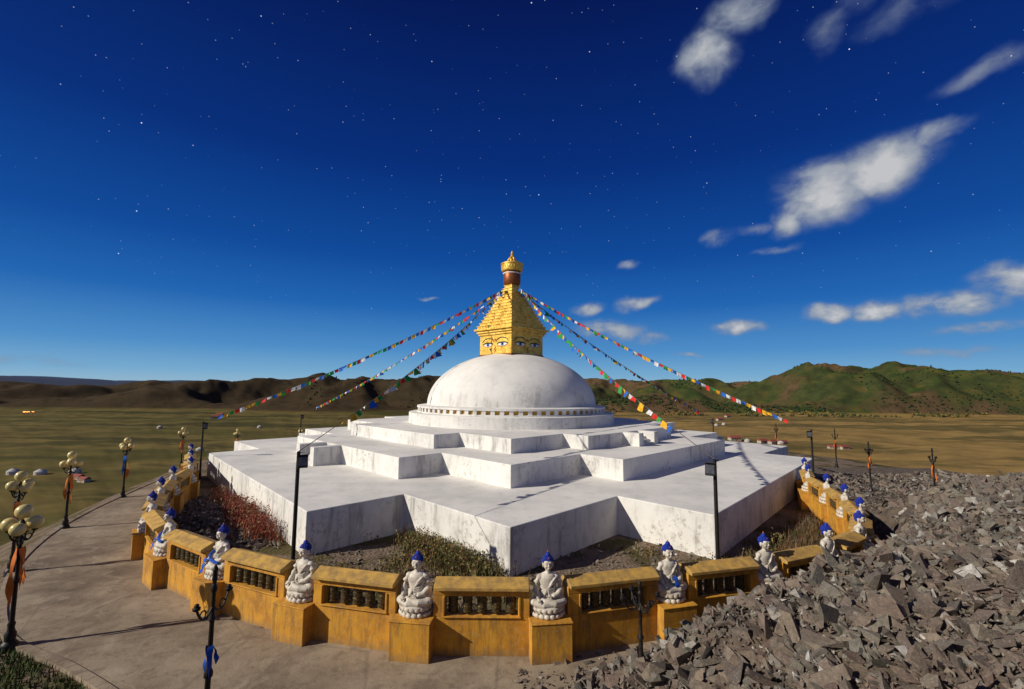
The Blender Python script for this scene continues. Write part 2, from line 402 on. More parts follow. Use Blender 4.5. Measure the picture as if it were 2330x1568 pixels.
def stroke(pts,w,M,mat,off):
    L=[];R=[]
    for i,(x,z) in enumerate(pts):
        x0,z0=pts[max(i-1,0)]; x1,z1=pts[min(i+1,len(pts)-1)]
        d=Vector((x1-x0,z1-z0)).normalized(); ww=w*(.3+.7*math.sin(math.pi*(i+.5)/len(pts)))
        L.append((x-d.y*ww,z+d.x*ww)); R.append((x+d.y*ww,z-d.x*ww))
    for i in range(len(pts)-1): shape([L[i],L[i+1],R[i+1],R[i]],M,mat,off)
for k in range(4):
    M=faceM(k); zc=Z(.80)
    for sg in (-1,1):
        cx=sg*.80
        upper=[(cx+ .48*math.cos(t), zc+.10*math.sin(t)) for t in np.linspace(math.pi,0,15)]
        lower=[(cx+.48*math.cos(t), zc-.15*math.sin(t)) for t in np.linspace(0,math.pi,15)][1:-1]
        shape(upper+lower,M,0,.012)
        shape([(cx+.15*math.cos(t),zc-.01+.115*math.sin(t)) for t in np.linspace(0,2*math.pi,18)[:-1]],M,1,.02)
        shape([(cx+.075*math.cos(t),zc+.0+.065*math.sin(t)) for t in np.linspace(0,2*math.pi,12)[:-1]],M,2,.026)
        stroke([(cx+.56*math.cos(t),zc+.02+.11*math.sin(t)) for t in np.linspace(math.pi,0,15)],.045,M,2,.03)
        stroke([(cx+.52*math.cos(t),zc-.16*math.sin(t)) for t in np.linspace(math.pi,0,15)],.014,M,3,.028)
        stroke([(cx+.66*math.cos(t)-sg*.03,zc+.14+.36*math.sin(t)) for t in np.linspace(math.pi*.97,math.pi*.03,16)],.028,M,2,.03)
    stroke([(.10*math.sin(t*2)*(1-t/9),zc-.15-.08*t) for t in np.linspace(0,6,16)],.03,M,3,.024)
    shape([(.07*math.cos(t),zc+.34+.09*math.sin(t)) for t in np.linspace(0,2*math.pi,12)[:-1]],M,3,.02)
b.obj('painted_eyes',[EYEW,EYEB,INK,REDP],parent=ST)
# ------------------------------------------------------------ fence
WALL=empty('prayer_wheel_wall')
cen=Vector((0,8.5))
pc=[]
for x,y in FEN:
    v=Vector((x,y)); d=(cen-v).normalized(); pc.append((v+d*.10))
norms=[]
for i in range(len(pc)):
    t=(pc[min(i+1,len(pc)-1)]-pc[max(i-1,0)]).normalized(); norms.append(math.atan2(t.y,t.x))
b=MB(); PH=.79
for p,a in zip(pc,norms):
    M=Matrix.Translation(P(p.x,p.y))@Matrix.Rotation(a,4,'Z')
    b.box((0,0,PH/2-.1),(.87,.87,PH+.2),0,M); b.box((0,0,PH+.012),(.90,.90,.03),0,M)
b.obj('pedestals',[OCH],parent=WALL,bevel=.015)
bw=MB(); bp=MB(); bc=MB()
for i in range(len(pc)-1):
    p=P(pc[i].x,pc[i].y); q=P(pc[i+1].x,pc[i+1].y); d=q-p; L=d.length-.80; a=math.atan2(d.y,d.x)
    M=Matrix.Translation((p+q)/2)@Matrix.Rotation(a,4,'Z')
    w=min(1.58,L*.76); th=.36; side=(L-w)/2
    bw.box((0,0,.34),(L,th,.92),0,M)
    bw.box((0,0,1.30),(L,th,.15),0,M)
    for sg in (-1,1): bw.box((sg*(w/2+side/2),0,1.0125),(side,th,.425),0,M)
    bw.box((0,-.10-th/2+.11,.815),(w+.12,.10,.03),0,M)
    for sg in (-1,1): bw.box((sg*(w/2+.03),-th/2-.012,1.01),(.05,.03,.42),0,M)
    oh=.12
    vs=[(-L/2,-th/2-oh,1.37),(L/2,-th/2-oh,1.37),(L/2,th/2+oh,1.37),(-L/2,th/2+oh,1.37),(-L/2,-th/2-oh,1.44),(L/2,-th/2-oh,1.44),(L/2,th/2+oh,1.44),(-L/2,th/2+oh,1.44),(-L/2,0,1.56),(L/2,0,1.56)]
    vs=[(x*.985,y,z+.006) for x,y,z in vs]
    bc.add(vs,[(3,2,1,0),(0,1,5,4),(2,3,7,6),(4,5,9,8),(6,7,8,9),(1,2,6,9,5),(3,0,4,8,7)],0,M)
    n=max(1,int(w/.262))
    for k in range(n):
        cx=(k-(n-1)/2)*w/n; r=.108
        bp.lathe([(.02,.83),(.06,.835),(r,.85),(r*1.06,.86),(r*1.06,.88),(r*.97,.885),(r*.97,.955),(r*1.02,.96),(r*1.02,.98),(r*.97,.985),(r*.97,1.08),(r*1.02,1.085),(r*1.02,1.105),(r*.97,1.11),(r*.97,1.165),(r*1.06,1.17),(r*1.06,1.19),(r,1.2),(.05,1.205),(.02,1.223)],18,0,M,cx=cx,cy=0)
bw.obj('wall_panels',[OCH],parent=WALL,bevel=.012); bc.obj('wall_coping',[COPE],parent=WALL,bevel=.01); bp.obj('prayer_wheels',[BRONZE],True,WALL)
# ------------------------------------------------------------ buddha statue
def statue_mesh():
    b=MB()
    b.lathe([(.34,.0),(.37,.03),(.36,.06),(.30,.09),(.30,.12),(.35,.17),(.36,.21),(.33,.23)],32,0,None,1,.86)
    for row,(z,rr,sc_) in enumerate(((.05,.345,1),(.165,.335,1.05))):
        for k in range(18):
            a=2*math.pi*(k+.5*row)/18
            b.ell((math.cos(a)*rr,math.sin(a)*rr*.86,z),(.035,.062,.052*sc_),0,None,8,6,Euler((0,0,a)))
    b.ell((0,.0,.30),(.33,.24,.105))
    for sg in (-1,1):
        b.tube([(sg*.12,.03,.33),(sg*.24,-.06,.32),(sg*.31,-.12,.30)],[.12,.115,.085],12); b.ell((sg*.30,-.11,.30),(.10,.10,.085))
    b.tube([(.29,-.15,.29),(.12,-.24,.30),(-.10,-.21,.33),(-.18,-.15,.36)],[.08,.072,.06,.045],10)
    b.tube([(-.29,-.15,.28),(-.12,-.23,.265),(.12,-.21,.27)],[.08,.07,.055],10)
    b.ell((-.20,-.14,.37),(.07,.045,.03),rot=Euler((0,.3,.4)))
    b.lathe([(.20,.28),(.185,.38),(.165,.46),(.17,.54),(.19,.62),(.205,.70),(.20,.76),(.165,.81),(.10,.845),(.06,.87)],24,0,None,1,.66,0,.02)
    b.lathe([(.058,.84),(.052,.88),(.056,.95)],12,0,None,1,1,0,.0)
    for sg in (-1,1): b.ell((sg*.175,.01,.765),(.075,.07,.06))
    b.tube([(-.19,.01,.77),(-.25,.0,.66),(-.275,-.02,.54),(-.26,-.10,.46),(-.235,-.19,.40)],[.066,.07,.068,.055,.036],12)
    b.tube([(.19,.01,.77),(.255,.0,.66),(.27,-.03,.53),(.19,-.13,.45),(.08,-.19,.425)],[.066,.07,.072,.058,.038],12)
    b.ell((-.225,-.225,.375),(.035,.05,.022)); b.ell((.03,-.20,.42),(.06,.04,.022))
    b.tube([(.27,.0,.55),(.28,-.02,.42),(.27,-.03,.34)],[.07,.075,.06],10)
    for k in range(6):
        t=k/5; b.tube([(.17-.02*k,-.085-.01*k,.80-.02*k),(.08-.03*k,-.135,.66-.04*k),(-.05-.02*k,-.14,.56-.045*k),(-.16,-.09,.50-.04*k)],[.014]*4,6)
    for k in range(5):
        z=.60-.035*k; b.tube([(.17,-.03,z+.05),(.09,-.125,z-.03),(-.02,-.15,z-.06)],[.013]*3,6)
    for sg in (-1,1):
        for k in range(5):
            u=.08+.05*k; b.tube([(sg*u,-.02,.40-.012*k),(sg*(u+.05),-.14,.385-.015*k),(sg*(u+.03),-.235+.01*k,.30)],[.014]*3,6)
    b.ell((0,-.01,1.045),(.108,.118,.140),0,None,20,14)
    b.ell((0,-.045,.975),(.07,.065,.055)); b.ell((0,-.095,.945),(.03,.025,.02))
    b.tube([(0,-.122,1.075),(0,-.140,1.035),(0,-.148,1.012)],[.010,.014,.020],8)
    for sg in (-1,1):
        b.ell((sg*.112,.0,1.02),(.016,.028,.062)); b.ell((sg*.055,-.098,1.0),(.03,.025,.03))
        b.tube([(sg*.018,-.128,1.082),(sg*.05,-.122,1.094),(sg*.085,-.095,1.078)],[.008]*3,6)
        b.ell((sg*.047,-.112,1.058),(.026,.012,.010))
    b.ell((0,-.128,.975),(.030,.013,.007)); b.ell((0,-.125,.964),(.024,.014,.008))
    o=b.obj('tmp',[MARB]); r=o.modifiers.new('r','REMESH'); r.mode='VOXEL'; r.voxel_size=.0105
    s=o.modifiers.new('s','SMOOTH'); s.iterations=1; s.factor=.5
    dg=bpy.context.evaluated_depsgraph_get(); ev=o.evaluated_get(dg); me=ev.to_mesh()
    c=MB(); c.v=[tuple(v.co) for v in me.vertices]; c.f=[tuple(p.vertices) for p in me.polygons]; c.m=[0]*len(c.f)
    bpy.data.objects.remove(o)
    for k in range(4):
        c.tube([(-.245+.014*k,-.25,.385),(-.245+.015*k,-.275-.004*(k%3),.365),(-.243+.015*k,-.282,.335)],[.0085,.008,.006],6)
    c.tube([(-.19,-.22,.385),(-.178,-.245,.37),(-.185,-.262,.355)],[.010,.009,.007],6)
    for k in range(4):
        c.tube([(.0,-.215-.011*k+.02,.435),(-.04,-.22-.011*k+.02,.437-.003*k),(-.07+.006*k,-.22-.011*k+.02,.446)],[.0085,.008,.006],6)
    c.tube([(.035,-.232,.44),(.01,-.245,.452),(-.005,-.238,.462)],[.010,.009,.007],6)
    for j in range(8):
        t=j/7*1.5
        n=max(4,int(20*math.cos(t)+1))
        for i in range(n):
            a=2*math.pi*(i+.5*(j%2))/n
            x=.113*math.cos(t)*math.cos(a); y=.012+.122*math.cos(t)*math.sin(a); z=1.085+.115*math.sin(t)
            if y<-.05 and z<1.12: continue
            c.ell((x,y,z),(.021,.021,.021),1,None,7,5)
    c.ell((0,.015,1.09),(.112,.120,.120),1,None,18,10,Euler((.35,0,0)))
    c.ell((0,.05,1.02),(.098,.085,.09),1,None,14,8)
    c.ell((0,.01,1.215),(.058,.058,.062),1); c.ell((0,.01,1.285),(.016,.016,.026),2,None,8,6); c.ell((0,-.102,1.175),(.014,.01,.012),2,None,8,6)
    for sg in (-1,1): c.tube([(sg*.026,-.1265,1.051),(sg*.048,-.1255,1.047),(sg*.070,-.112,1.052)],[.003]*3,5,3)
    c.tube([(-.024,-.1405,.9695),(0,-.1425,.9675),(.024,-.1405,.9695)],[.0025]*3,5,3)
    return c.mesh('buddha_statue',[MARB,HAIR,ORANGE,COPPER],True,fix=False)
SM=statue_mesh()
def scarf(parent,kind):
    b=MB()
    def strip(path,w,mat=0):
        vs=[];fs=[]
        for i,(x,y,z) in enumerate(path):
            ww=w*(1+.3*math.sin(i*1.7)); vs+=[(x-ww,y+.01*math.sin(i*2.),z),(x,y-.015,z-.006*i%.02),(x+ww,y+.01*math.cos(i*2.),z)]
        for i in range(len(path)-1): 
            for k in range(2): fs.append((3*i+k,3*i+k+1,3*i+4+k,3*i+3+k))
        b.add(vs,fs,mat)
    if kind==0: strip([(.03+.004*k,-.21-.07*math.sin(k/9*3),.56-.034*k) for k in range(10)],.05)
    else:
        b.tube([(-.24,-.05,.60),(-.2,-.16,.52),(-.08,-.23,.46),(.1,-.24,.44),(.22,-.2,.40)],[.03,.035,.03,.035,.03],8)
        strip([(-.25+.0*k,-.24-.01*k,.46-.035*k) for k in range(10)],.05)
    b.obj('silk_scarf',[BLUES],True,parent,fix=False)
for i,(p,a) in enumerate(zip(pc,norms)):
    o=bpy.data.objects.new('buddha_statue',SM); COL.objects.link(o)
    o.matrix_world=Matrix.Translation(P(p.x,p.y)+Vector((0,0,PH+.025)))@Matrix.Rotation(a+random.uniform(-.06,.06),4,'Z')
    if i in (6,7): scarf(o,1)
    if i==11: scarf(o,0)
# ------------------------------------------------------------ lamps
def lamp_mesh(name,H=2.9,globes=True,scarfc=0,arms=4,ar=.34):
    b=MB()
    b.lathe([(.15,-.3),(.15,.08),(.13,.12),(.09,.16),(.10,.30),(.07,.36),(.055,.42),(.07,.5),(.045,.56),(.038,H*.45),(.06,H*.46),(.06,H*.48),(.036,H*.5),(.032,H*.72),(.055,H*.735),(.03,H*.76),(.028,H*.86),(.045,H*.875),(.045,H*.89),(.02,H*.91)],14,0)
    for k in range(arms):
        a=k*2*math.pi/arms+.5; ca,sa=math.cos(a),math.sin(a)
        pts=[]
        for t in np.linspace(0,1,9):
            rr=ar*t; z=H*.80-.16*math.sin(t*math.pi*.9)+.10*t*t*1.3-(.08 if globes and k%2 else 0)
            pts.append((ca*rr,sa*rr,z))
        b.tube(pts,.017,6,0)
        b.tube([(ca*(.6*ar+.06*math.cos(t)),sa*(.6*ar+.06*math.cos(t)),H*.80-.05+.06*math.sin(t)) for t in np.linspace(0,5,9)],.012,5,0)
        zt=pts[-1][2]
        b.lathe([(.015,zt-.02),(.05,zt),(.055,zt+.03),(.03,zt+.05)],10,0,None,1,1,ca*ar,sa*ar)
        if globes: b.ell((ca*ar,sa*ar,zt+.16),(.14,.14,.14),1,None,16,10)
        else: b.lathe([(.03,zt+.03),(.035,zt+.07),(.02,zt+.085)],8,0,None,1,1,ca*ar,sa*ar)
    if globes: b.ell((0,0,H*.91+.17),(.15,.15,.15),1,None,16,10)
    else: b.lathe([(.02,H*.9),(.04,H*.93),(.03,H*.96),(.045,H*.975),(.01,H)],10,0)
    if scarfc:
        top=.60 if scarfc==3 else .70
        for q in range(3):
            ph=q*2.1; n=12; vs=[];fs=[]; sc_=.4 if scarfc==3 else (.7 if scarfc==4 else 1)
            for k in range(n):
                t=k/(n-1); z=H*top-t*(.75+.2*q)*sc_; w=(.06*(1-.4*t)+.02*math.sin(k))*(.6 if scarfc>=3 else 1)
                rr=(.05+.07*math.sin(t*2.4))*(.7 if scarfc>=3 else 1)
                cx=rr*math.cos(ph)+.05*t*sc_; cy=rr*math.sin(ph)
                an=ph+1.4+t*2
                vs+=[(cx-w*math.cos(an),cy-w*math.sin(an),z),(cx+w*math.cos(an),cy+w*math.sin(an),z+.04)]
            for k in range(n-1): fs.append((2*k,2*k+1,2*k+3,2*k+2))
            b.add(vs,fs,2 if (q!=1 or scarfc>=3) else (3 if scarfc==2 else 2))
    return b.mesh(name,[BLACK,GLOBE,BLUES if scarfc==3 else ORANGE,FL[0]],True,fix=False)
LG=[lamp_mesh('street_lamp',2.95,True,1,4,.21),lamp_mesh('street_lamp',2.95,True,2,4,.21)]
LN=lamp_mesh('street_lamp',2.95,False,3,2,.34); LS=lamp_mesh('street_lamp',1.95,False,0,4,.36); LR=lamp_mesh('street_lamp',2.9,False,4,4,.17)
def place(me,name,x,y,rot=0,s=1,z=None):
    o=bpy.data.objects.new(name,me); COL.objects.link(o); w=P(x,y)
    o.location=(w.x,w.y,terr(w.x,w.y) if z is None else z); o.rotation_euler=(0,0,rot); o.scale=(s,s,s); return o
for k,(x,y) in enumerate([(-2.56,2.47),(-3.57,3.40),(-4.18,4.42),(-4.66,5.62),(-5.75,8.1),(-6.1,10.3),(-5.6,12.3)]):
    place(LG[k%2],'street_lamp',x,y,k*.9)
place(LN,'street_lamp',-1.063,1.715,1.0); place(LS,'street_lamp',.60,2.20,-.3)
for k,(x,y) in enumerate([(4.75,6.15),(5.0,5.5),(5.75,8.2),(5.4,9.4)]): place(LR,'street_lamp',x,y,k)
polepos=[(-1.42,3.10,-.428,1),(1.36,3.10,-.455,-1),(-4.42,6.62,-.505,1),(4.11,6.32,-.52,-1),(-5.25,11.5,-.68,1),(4.95,11.3,-.68,-1)]
tops=[]
for x,y,zt,sg in polepos:
    base=P(x,y); zt=Z(zt); z0=terr(base.x,base.y); b=MB()
    b.lathe([(.10,-.3),(.10,.05),(.055,.08),(.05,zt-z0-.02),(.03,zt-z0)],12)
    b.box((0,-.02,.35),(.14,.12,.22))
    zz=zt-z0-.28
    b.tube([(0,0,zz+.12),(.13*sg*1,-.06,zz+.14)],.018,6)
    M=Matrix.Translation((.17*sg,-.10,zz))@Matrix.Rotation(.5*sg,4,'Z')@Matrix.Rotation(-.35,4,'X')
    b.box((0,0,0),(.26,.16,.30),0,M); b.box((0,-.09,0),(.22,.02,.24),1,M); b.box((0,-.06,.16),(.28,.22,.02),0,M)
    b.tube([(0,0,zt-z0-.05),(.12,0,zt-z0-.02)],.012,5)
    o=b.obj('floodlight_pole',[BLACK,GLASS]); o.location=(base.x,base.y,z0); tops.append(Vector((base.x,base.y,zt)))
def flags(a,bb,sag,name,size=.27,tail=.06):
    b=MB(); n=60; pts=[]
    for i in range(n+1):
        t=i/n; p=a.lerp(bb,t); p.z-=sag*4*t*(1-t); pts.append(p)
    b.tube(pts,.012,5,5)
    L=(bb-a).length; k=0; t=.005; step=(size*1.12)/L
    while t<1-tail:
        p=a.lerp(bb,t); p.z-=sag*4*t*(1-t); q=a.lerp(bb,t+size/L); q.z-=sag*4*(t+size/L)*(1-t-size/L)
        d=(q-p); side=Vector((-d.y,d.x,0)).normalized()
        h=size*random.uniform(.6,1.1); sw=random.uniform(-.9,.9); tw=random.uniform(-.7,.7)
        vs=[];fs=[]
        for r in range(4):
            for c in range(4):
                u,v=c/3,r/3
                w=p.lerp(q,u)+Vector((0,0,-h*v*math.cos(sw*.8)))+side*(h*v*(sw+tw*(u-.5)*2)*.8+.03*math.sin(u*6+k)*v)+d*(.2*v*math.sin(k))
                vs.append(w)
        for r in range(3):
            for c in range(3): fs.append((r*4+c,r*4+c+1,r*4+5+c,r*4+4+c))
        b.add(vs,fs,k%5 if random.random()<.85 else random.randrange(5)); k+=1; t+=step*random.uniform(.95,1.15)
    b.obj(name,FL+[ROPE],fix=False)
for k,tp in enumerate(tops):
    sg=-1 if tp.x<0 else 1
    a=Vector((sg*.15*U-.05,YC-.10*U,Z(1.90-.04*(k//2))))
    flags(a,tp,(tp-a).length*.022,'prayer_flag_string',.27,(.10,.10,.04,.06,.1,.1)[k])
# ------------------------------------------------------------ mound + rocks
tabX=[-9,0,.3,.5,.7,1.0,1.45,2.5,3.3,6,9]; tabH=[-.05,0,.13,.24,.345,.46,.53,.67,.78,.86,.9]
FR=[Vector(p) for p in FEN[9:]]+[Vector((4.3,6.8)),Vector((4.6,8.5))]
FR[0]=Vector((-2,2.367))
def sdf(x,y):
    best=1e9;s=1
    p=Vector((x,y))
    for a,b_ in zip(FR[:-1],FR[1:]):
        d=b_-a; t=max(0,min(1,(p-a).dot(d)/d.length_squared)); q=a+d*t; L=(p-q).length
        if L<best: best=L; s=-1 if d.x*(p.y-a.y)-d.y*(p.x-a.x)>0 else 1
    return best*s
def mound(x,y):
    s=sdf(x,y)
    foot=.24+.10*mn.noise(Vector((0,y*2.2,1)))
    h=np.interp(x-foot,tabX,tabH)
    g=sm((s+.02)/.46)
    far=1-.93*sm((y-2.9)/2.6)
    hh=h*g*far
    if hh>0: hh+= (.045*mn.noise(Vector((x*2.5,y*2.5,5)))+.025*mn.noise(Vector((x*6,y*6,5))))*min(1,hh*5)
    return hh*U if (s>-.03 and x>foot) else -.12
b=MB(); nx,ny=190,180; vs=[];fs=[]
for j in range(ny+1):
    for i in range(nx+1):
        x=.1+8.5*i/nx; y=-1+9.0*j/ny; X_,Y_=x*U,y*U
        vs.append((X_,Y_,terr(X_,Y_)+mound(x,y)-.06+.03*mn.noise(Vector((X_*3,Y_*3,0)))))
for j in range(ny):
    for i in range(nx):
        a=j*(nx+1)+i; fs.append((a,a+1,a+nx+2,a+nx+1))
b.add(vs,fs)
SOIL=simple('stony_soil',(.15,.115,.085),(.08,.062,.048),4,.95,0,.8,.05)
b.obj('rubble_mound',[SOIL],True,fix=False)
ROCK,T,bs=newmat('broken_rock')
g=T.new('ShaderNodeNewGeometry'); rnd=g.outputs['Random Per Island']; pos=g.outputs['Position']
c=T.ramp(rnd,[(0,(.15,.105,.088)),(.18,(.21,.165,.13)),(.34,(.095,.085,.078)),(.48,(.20,.185,.145)),(.60,(.14,.108,.095)),(.72,(.24,.20,.15)),(.82,(.12,.122,.108)),(.92,(.28,.26,.225)),(.97,(.38,.36,.32)),(1,(.58,.56,.52))],'LINEAR')
c=T.mix(T.mr(T.noise(pos,.6,4,.6),.44,.60,0,.28),c,(.17,.10,.075))
c=T.mix(T.mr(T.noise(pos,9,5,.7),.42,.6,0,.5),c,(.075,.064,.054)); c=T.mix(T.mr(T.noise(pos,30,3,.7),.54,.64,0,.3),c,(.35,.32,.27))
T.put(bs.inputs['Base Color'],c); bs.inputs['Roughness'].default_value=.9; bs.inputs['Specular IOR Level'].default_value=.2
bump(T,bs,T.noise(pos,22,4,.75),.7,.03)
tmpl=[]
for k in range(28):
    bm=bmesh.new()
    for sx in (-1,1):
        for sy in (-1,1):
            for sz in (-1,1):
                if random.random()<.24: continue
                bm.verts.new((sx*random.uniform(.4,1.15),sy*random.uniform(.3,.9),sz*random.uniform(.10,.48)))
    bm.verts.new((random.choice((-1,1))*1.3,random.uniform(-.6,.6),random.uniform(-.3,.3)))
    bmesh.ops.convex_hull(bm,input=bm.verts)
    bmesh.ops.delete(bm,geom=[v for v in bm.verts if not v.link_faces],context='VERTS'); bmesh.ops.triangulate(bm,faces=bm.faces); bm.verts.index_update()
    bmesh.ops.recalc_face_normals(bm,faces=bm.faces)
    if len(bm.faces)>3: tmpl.append((np.array([v.co[:] for v in bm.verts]),np.array([[v.index for v in f.verts] for f in bm.faces])))
    bm.free()
def rocks(items,name):
    V=[];F=[];o=0
    for (x,y,z,s) in items:
        tv,tf=random.choice(tmpl)
        R=np.array(Euler((random.uniform(-1.2,1.2),random.uniform(-.9,.9),random.uniform(0,6.28))).to_matrix())
        sc3=np.array([random.uniform(.7,1.5),random.uniform(.6,1.15),random.uniform(.6,1.3)])*s
        V.append((tv*sc3)@R.T+np.array([x,y,z])); F.append(tf+o); o+=len(tv)
    V=np.vstack(V);F=np.vstack(F)
    me=bpy.data.meshes.new(name); me.vertices.add(len(V)); me.vertices.foreach_set('co',V.ravel())
    me.loops.add(F.size); me.loops.foreach_set('vertex_index',F.ravel().astype(np.int32))
    me.polygons.add(len(F)); me.polygons.foreach_set('loop_start',np.arange(0,F.size,3,dtype=np.int32)); me.polygons.foreach_set('loop_total',np.full(len(F),3,dtype=np.int32))
    me.update(calc_edges=True); me.validate(); me.materials.append(ROCK)
    me.polygons.foreach_set('use_smooth',[False]*len(me.polygons))
    ob=bpy.data.objects.new(name,me); COL.objects.link(ob); return ob
items=[]
def tryrock(x,y,s):
    h=mound(x,y)
    if h<=-.1: return
    X_,Y_=x*U,y*U; items.append((X_,Y_,terr(X_,Y_)+h-.02,s))
for _ in range(36000):
    y=1.0+2.6*random.random(); x=.2+3.6*random.random()**.8
    if x>1.3*y+.2: continue
    s=.014+.034*random.random()+ (.14*random.random()**6)
    tryrock(x,y,s)
for _ in range(360):
    y=.9+1.4*random.random(); x=.35+1.9*random.random(); tryrock(x,y,.07+.24*random.random()**2.5)
for _ in range(10000):
    tryrock(2.2+5.5*random.random(),2.6+4.8*random.random(),.03+.05*random.random()+.18*random.random()**6)
for _ in range(350):
    y=1.7+.6*random.random(); x=.02+.5*random.random(); w=P(x,y); items.append((w.x,w.y,.04,.012+.05*random.random()**2))
rocks(items,'rubble_stones')
items=[]
for _ in range(2600):
    t=random.random(); x=-2.2-1.75*t+random.gauss(0,.16); y=4.0+1.75*t+random.gauss(0,.12)
    if x > -1.75-(y-3.85)*.90-.05: continue
    if x< np.interp(y,[3.69,4.28,4.9,5.55],[-2.75,-3.13,-3.48,-3.75]): continue
    w=P(x,y); items.append((w.x,w.y,.02+.25*random.random()*max(0,1-abs(x+3.0)*2),.04+.10*random.random()**2))
for _ in range(1800):
    x=random.uniform(-1.7,1.9); y=random.uniform(2.62,3.9+.5*random.random())
    w=P(x,y); items.append((w.x,w.y,.0,.02+.06*random.random()**2))
rocks(items,'scattered_stones')
# ------------------------------------------------------------ grass & weeds
def inside_platform(x,y):
    p=(-x+(y-8.5))/r2; q=(x+(y-8.5))/r2; s=s1
    if abs(p)<s and abs(q)<s: return True
    if abs(p)<s-1.43+.02 and abs(q)<s+.93: return True
    if abs(q)<s-1.43+.02 and abs(p)<s+.93: return True
    return False
def inside_fence(x,y):
    a=math.atan2(x,8.5-y); r=math.hypot(x,8.5-y)
    return r<np.interp(a,FA,FRR)-.22
fa=sorted((math.atan2(x,8.5-y),math.hypot(x,8.5-y)) for x,y in FEN); FA=[a for a,_ in fa]; FRR=[r for _,r in fa]
def blades(gen,n,name,mats,h0,h1,w,seeds=False):
    b=MB()
    for _ in range(n):
        g_=gen()
        if g_ is None: continue
        x,y=g_
        if inside_platform(x,y) or not inside_fence(x,y): continue
        p=P(x,y); p.z=terr(p.x,p.y)-.03; h=random.uniform(h0,h1); a=random.uniform(0,6.28); l=Vector((math.cos(a),math.sin(a),0)); s_=Vector((-l.y,l.x,0))*w; ln=random.uniform(.1,.5)*h
        m=random.randrange(len(mats))
        b.add([p-s_,p+s_,p+l*ln*.35+Vector((0,0,h*.55))+s_*.8,p+l*ln*.35+Vector((0,0,h*.55))-s_*.8,p+l*ln+Vector((0,0,h))],[(0,1,2,3),(3,2,4)],m)
        if seeds and random.random()<.5:
            q=p+l*ln*.8+Vector((0,0,h*.85))
            for r in range(3):
                d=Vector((random.gauss(0,1),random.gauss(0,1),random.gauss(0,1)))*.05; e=Vector((random.gauss(0,1),random.gauss(0,1),random.gauss(0,1)))*.02
                b.add([q+d-e,q+d+e,q+d+Vector((e.y,-e.x,.05))],[(0,1,2)],m)
    return b.obj(name,mats,fix=False)
G1=flat('dry_green_grass',(.10,.11,.032)); G2=flat('yellow_grass',(.26,.20,.075)); G3=flat('dark_grass',(.05,.055,.018))
R1=flat('red_weed',(.36,.065,.045)); R2=flat('pink_weed',(.44,.16,.11)); R3=flat('brown_weed',(.20,.10,.05))
cl=[(random.uniform(-1.5,2.4),random.uniform(2.65,4.5)) for _ in range(60)]
def gen1():
    cx,cy=random.choice(cl); return cx+random.gauss(0,.06),cy+random.gauss(0,.05)
blades(gen1,4500,'grass',[G1,G2,R3,G2],.10,.34,.009,True)
def gen2(): 
    t=random.random(); return -.75+.55*t+random.gauss(0,.13),4.15-.75*t+random.gauss(0,.12)
blades(gen2,3800,'weeds',[G1,G2,R3,G1,G2],.15,.6,.009,True)
wc=[]
for _ in range(26):
    t=random.random(); wc.append((-1.95-1.45*t+random.gauss(0,.05),4.15+1.45*t+random.gauss(0,.06)))
def gen3():
    cx,cy=random.choice(wc); return cx+random.gauss(0,.075),cy+random.gauss(0,.075)
blades(gen3,9500,'red_weeds',[R1,R2,R1,R3,G2],.3,1.0,.010,True)
def gen4():
    t=random.random(); return 1.8+1.9*t+random.gauss(0,.15),3.4+1.8*t+random.gauss(0,.15)
blades(gen4,2500,'dark_weeds',[G3,R3],.1,.4,.01)
b=MB()
ox_=[p[0] for p in OUT[5:12]]; oy_=[p[1] for p in OUT[5:12]]
for _ in range(22000):
    x=random.uniform(-3.3,-1.2); y=random.uniform(1.6,3.0)
    if y>np.interp(x,ox_,oy_)-.03-.06*abs(mn.noise(Vector((x*9,y*9,0)))): continue
    p=P(x,y); p.z=terr(p.x,p.y)-.04; h=random.uniform(.05,.22); a=random.uniform(0,6.28); l=Vector((math.cos(a),math.sin(a),0)); s_=Vector((-l.y,l.x,0))*.014
    b.add([p-s_,p+s_,p+l*.4*h+Vector((0,0,h))],[(0,1,2)],random.choice((0,0,0,1,2)))
VG=flat('verge_green',(.06,.12,.02))
b.obj('verge_grass',[VG,G1,G3],fix=False)
# ------------------------------------------------------------ valley buildings
FELT=flat('white_felt',(.5,.49,.46)); ROOF=flat('red_roof',(.28,.07,.05)); WALLP=flat('cream_wall',(.42,.38,.3)); DOOR=flat('orange_door',(.45,.15,.03)); DARK=flat('dark_timber',(.08,.06,.045))
yb=MB(); yb.lathe([(3.0,-.2),(3.0,1.6),(3.15,1.65),(2.0,2.35),(.7,2.95),(.6,3.0)],20,0); yb.lathe([(.45,3.0),(.4,3.15)],10,2); yb.box((0,-3.0,.75),(.9,.15,1.5),1); yb.lathe([(3.03,.7),(3.03,.8)],20,1)
YM=yb.mesh('yurt',[FELT,DOOR,DARK],False)
for x,y in [(-51,50.5),(-48.2,51.5),(-54.5,51),(-47,70),(-80,105),(-60,110),(46,90),(60,130),(49,84),(57,128)]:
    w=P(x,y); o=bpy.data.objects.new('yurt',YM); COL.objects.link(o); o.location=(w.x,w.y,terr(w.x,w.y)); o.rotation_euler=(0,0,random.random()*6); o.scale=(.75,.75,.85)
hb=MB(); hb.box((0,0,1.3),(9,5,2.9),0); hb.add([(-4.8,-2.9,2.7),(4.8,-2.9,2.7),(4.8,2.9,2.7),(-4.8,2.9,2.7),(-4.8,0,4.4),(4.8,0,4.4)],[(0,1,5,4),(2,3,4,5),(0,4,3),(1,2,5),(3,2,1,0)],1)
for k in (-3,-1,1,3): hb.box((k,-2.52,1.6),(.9,.08,.9),2)
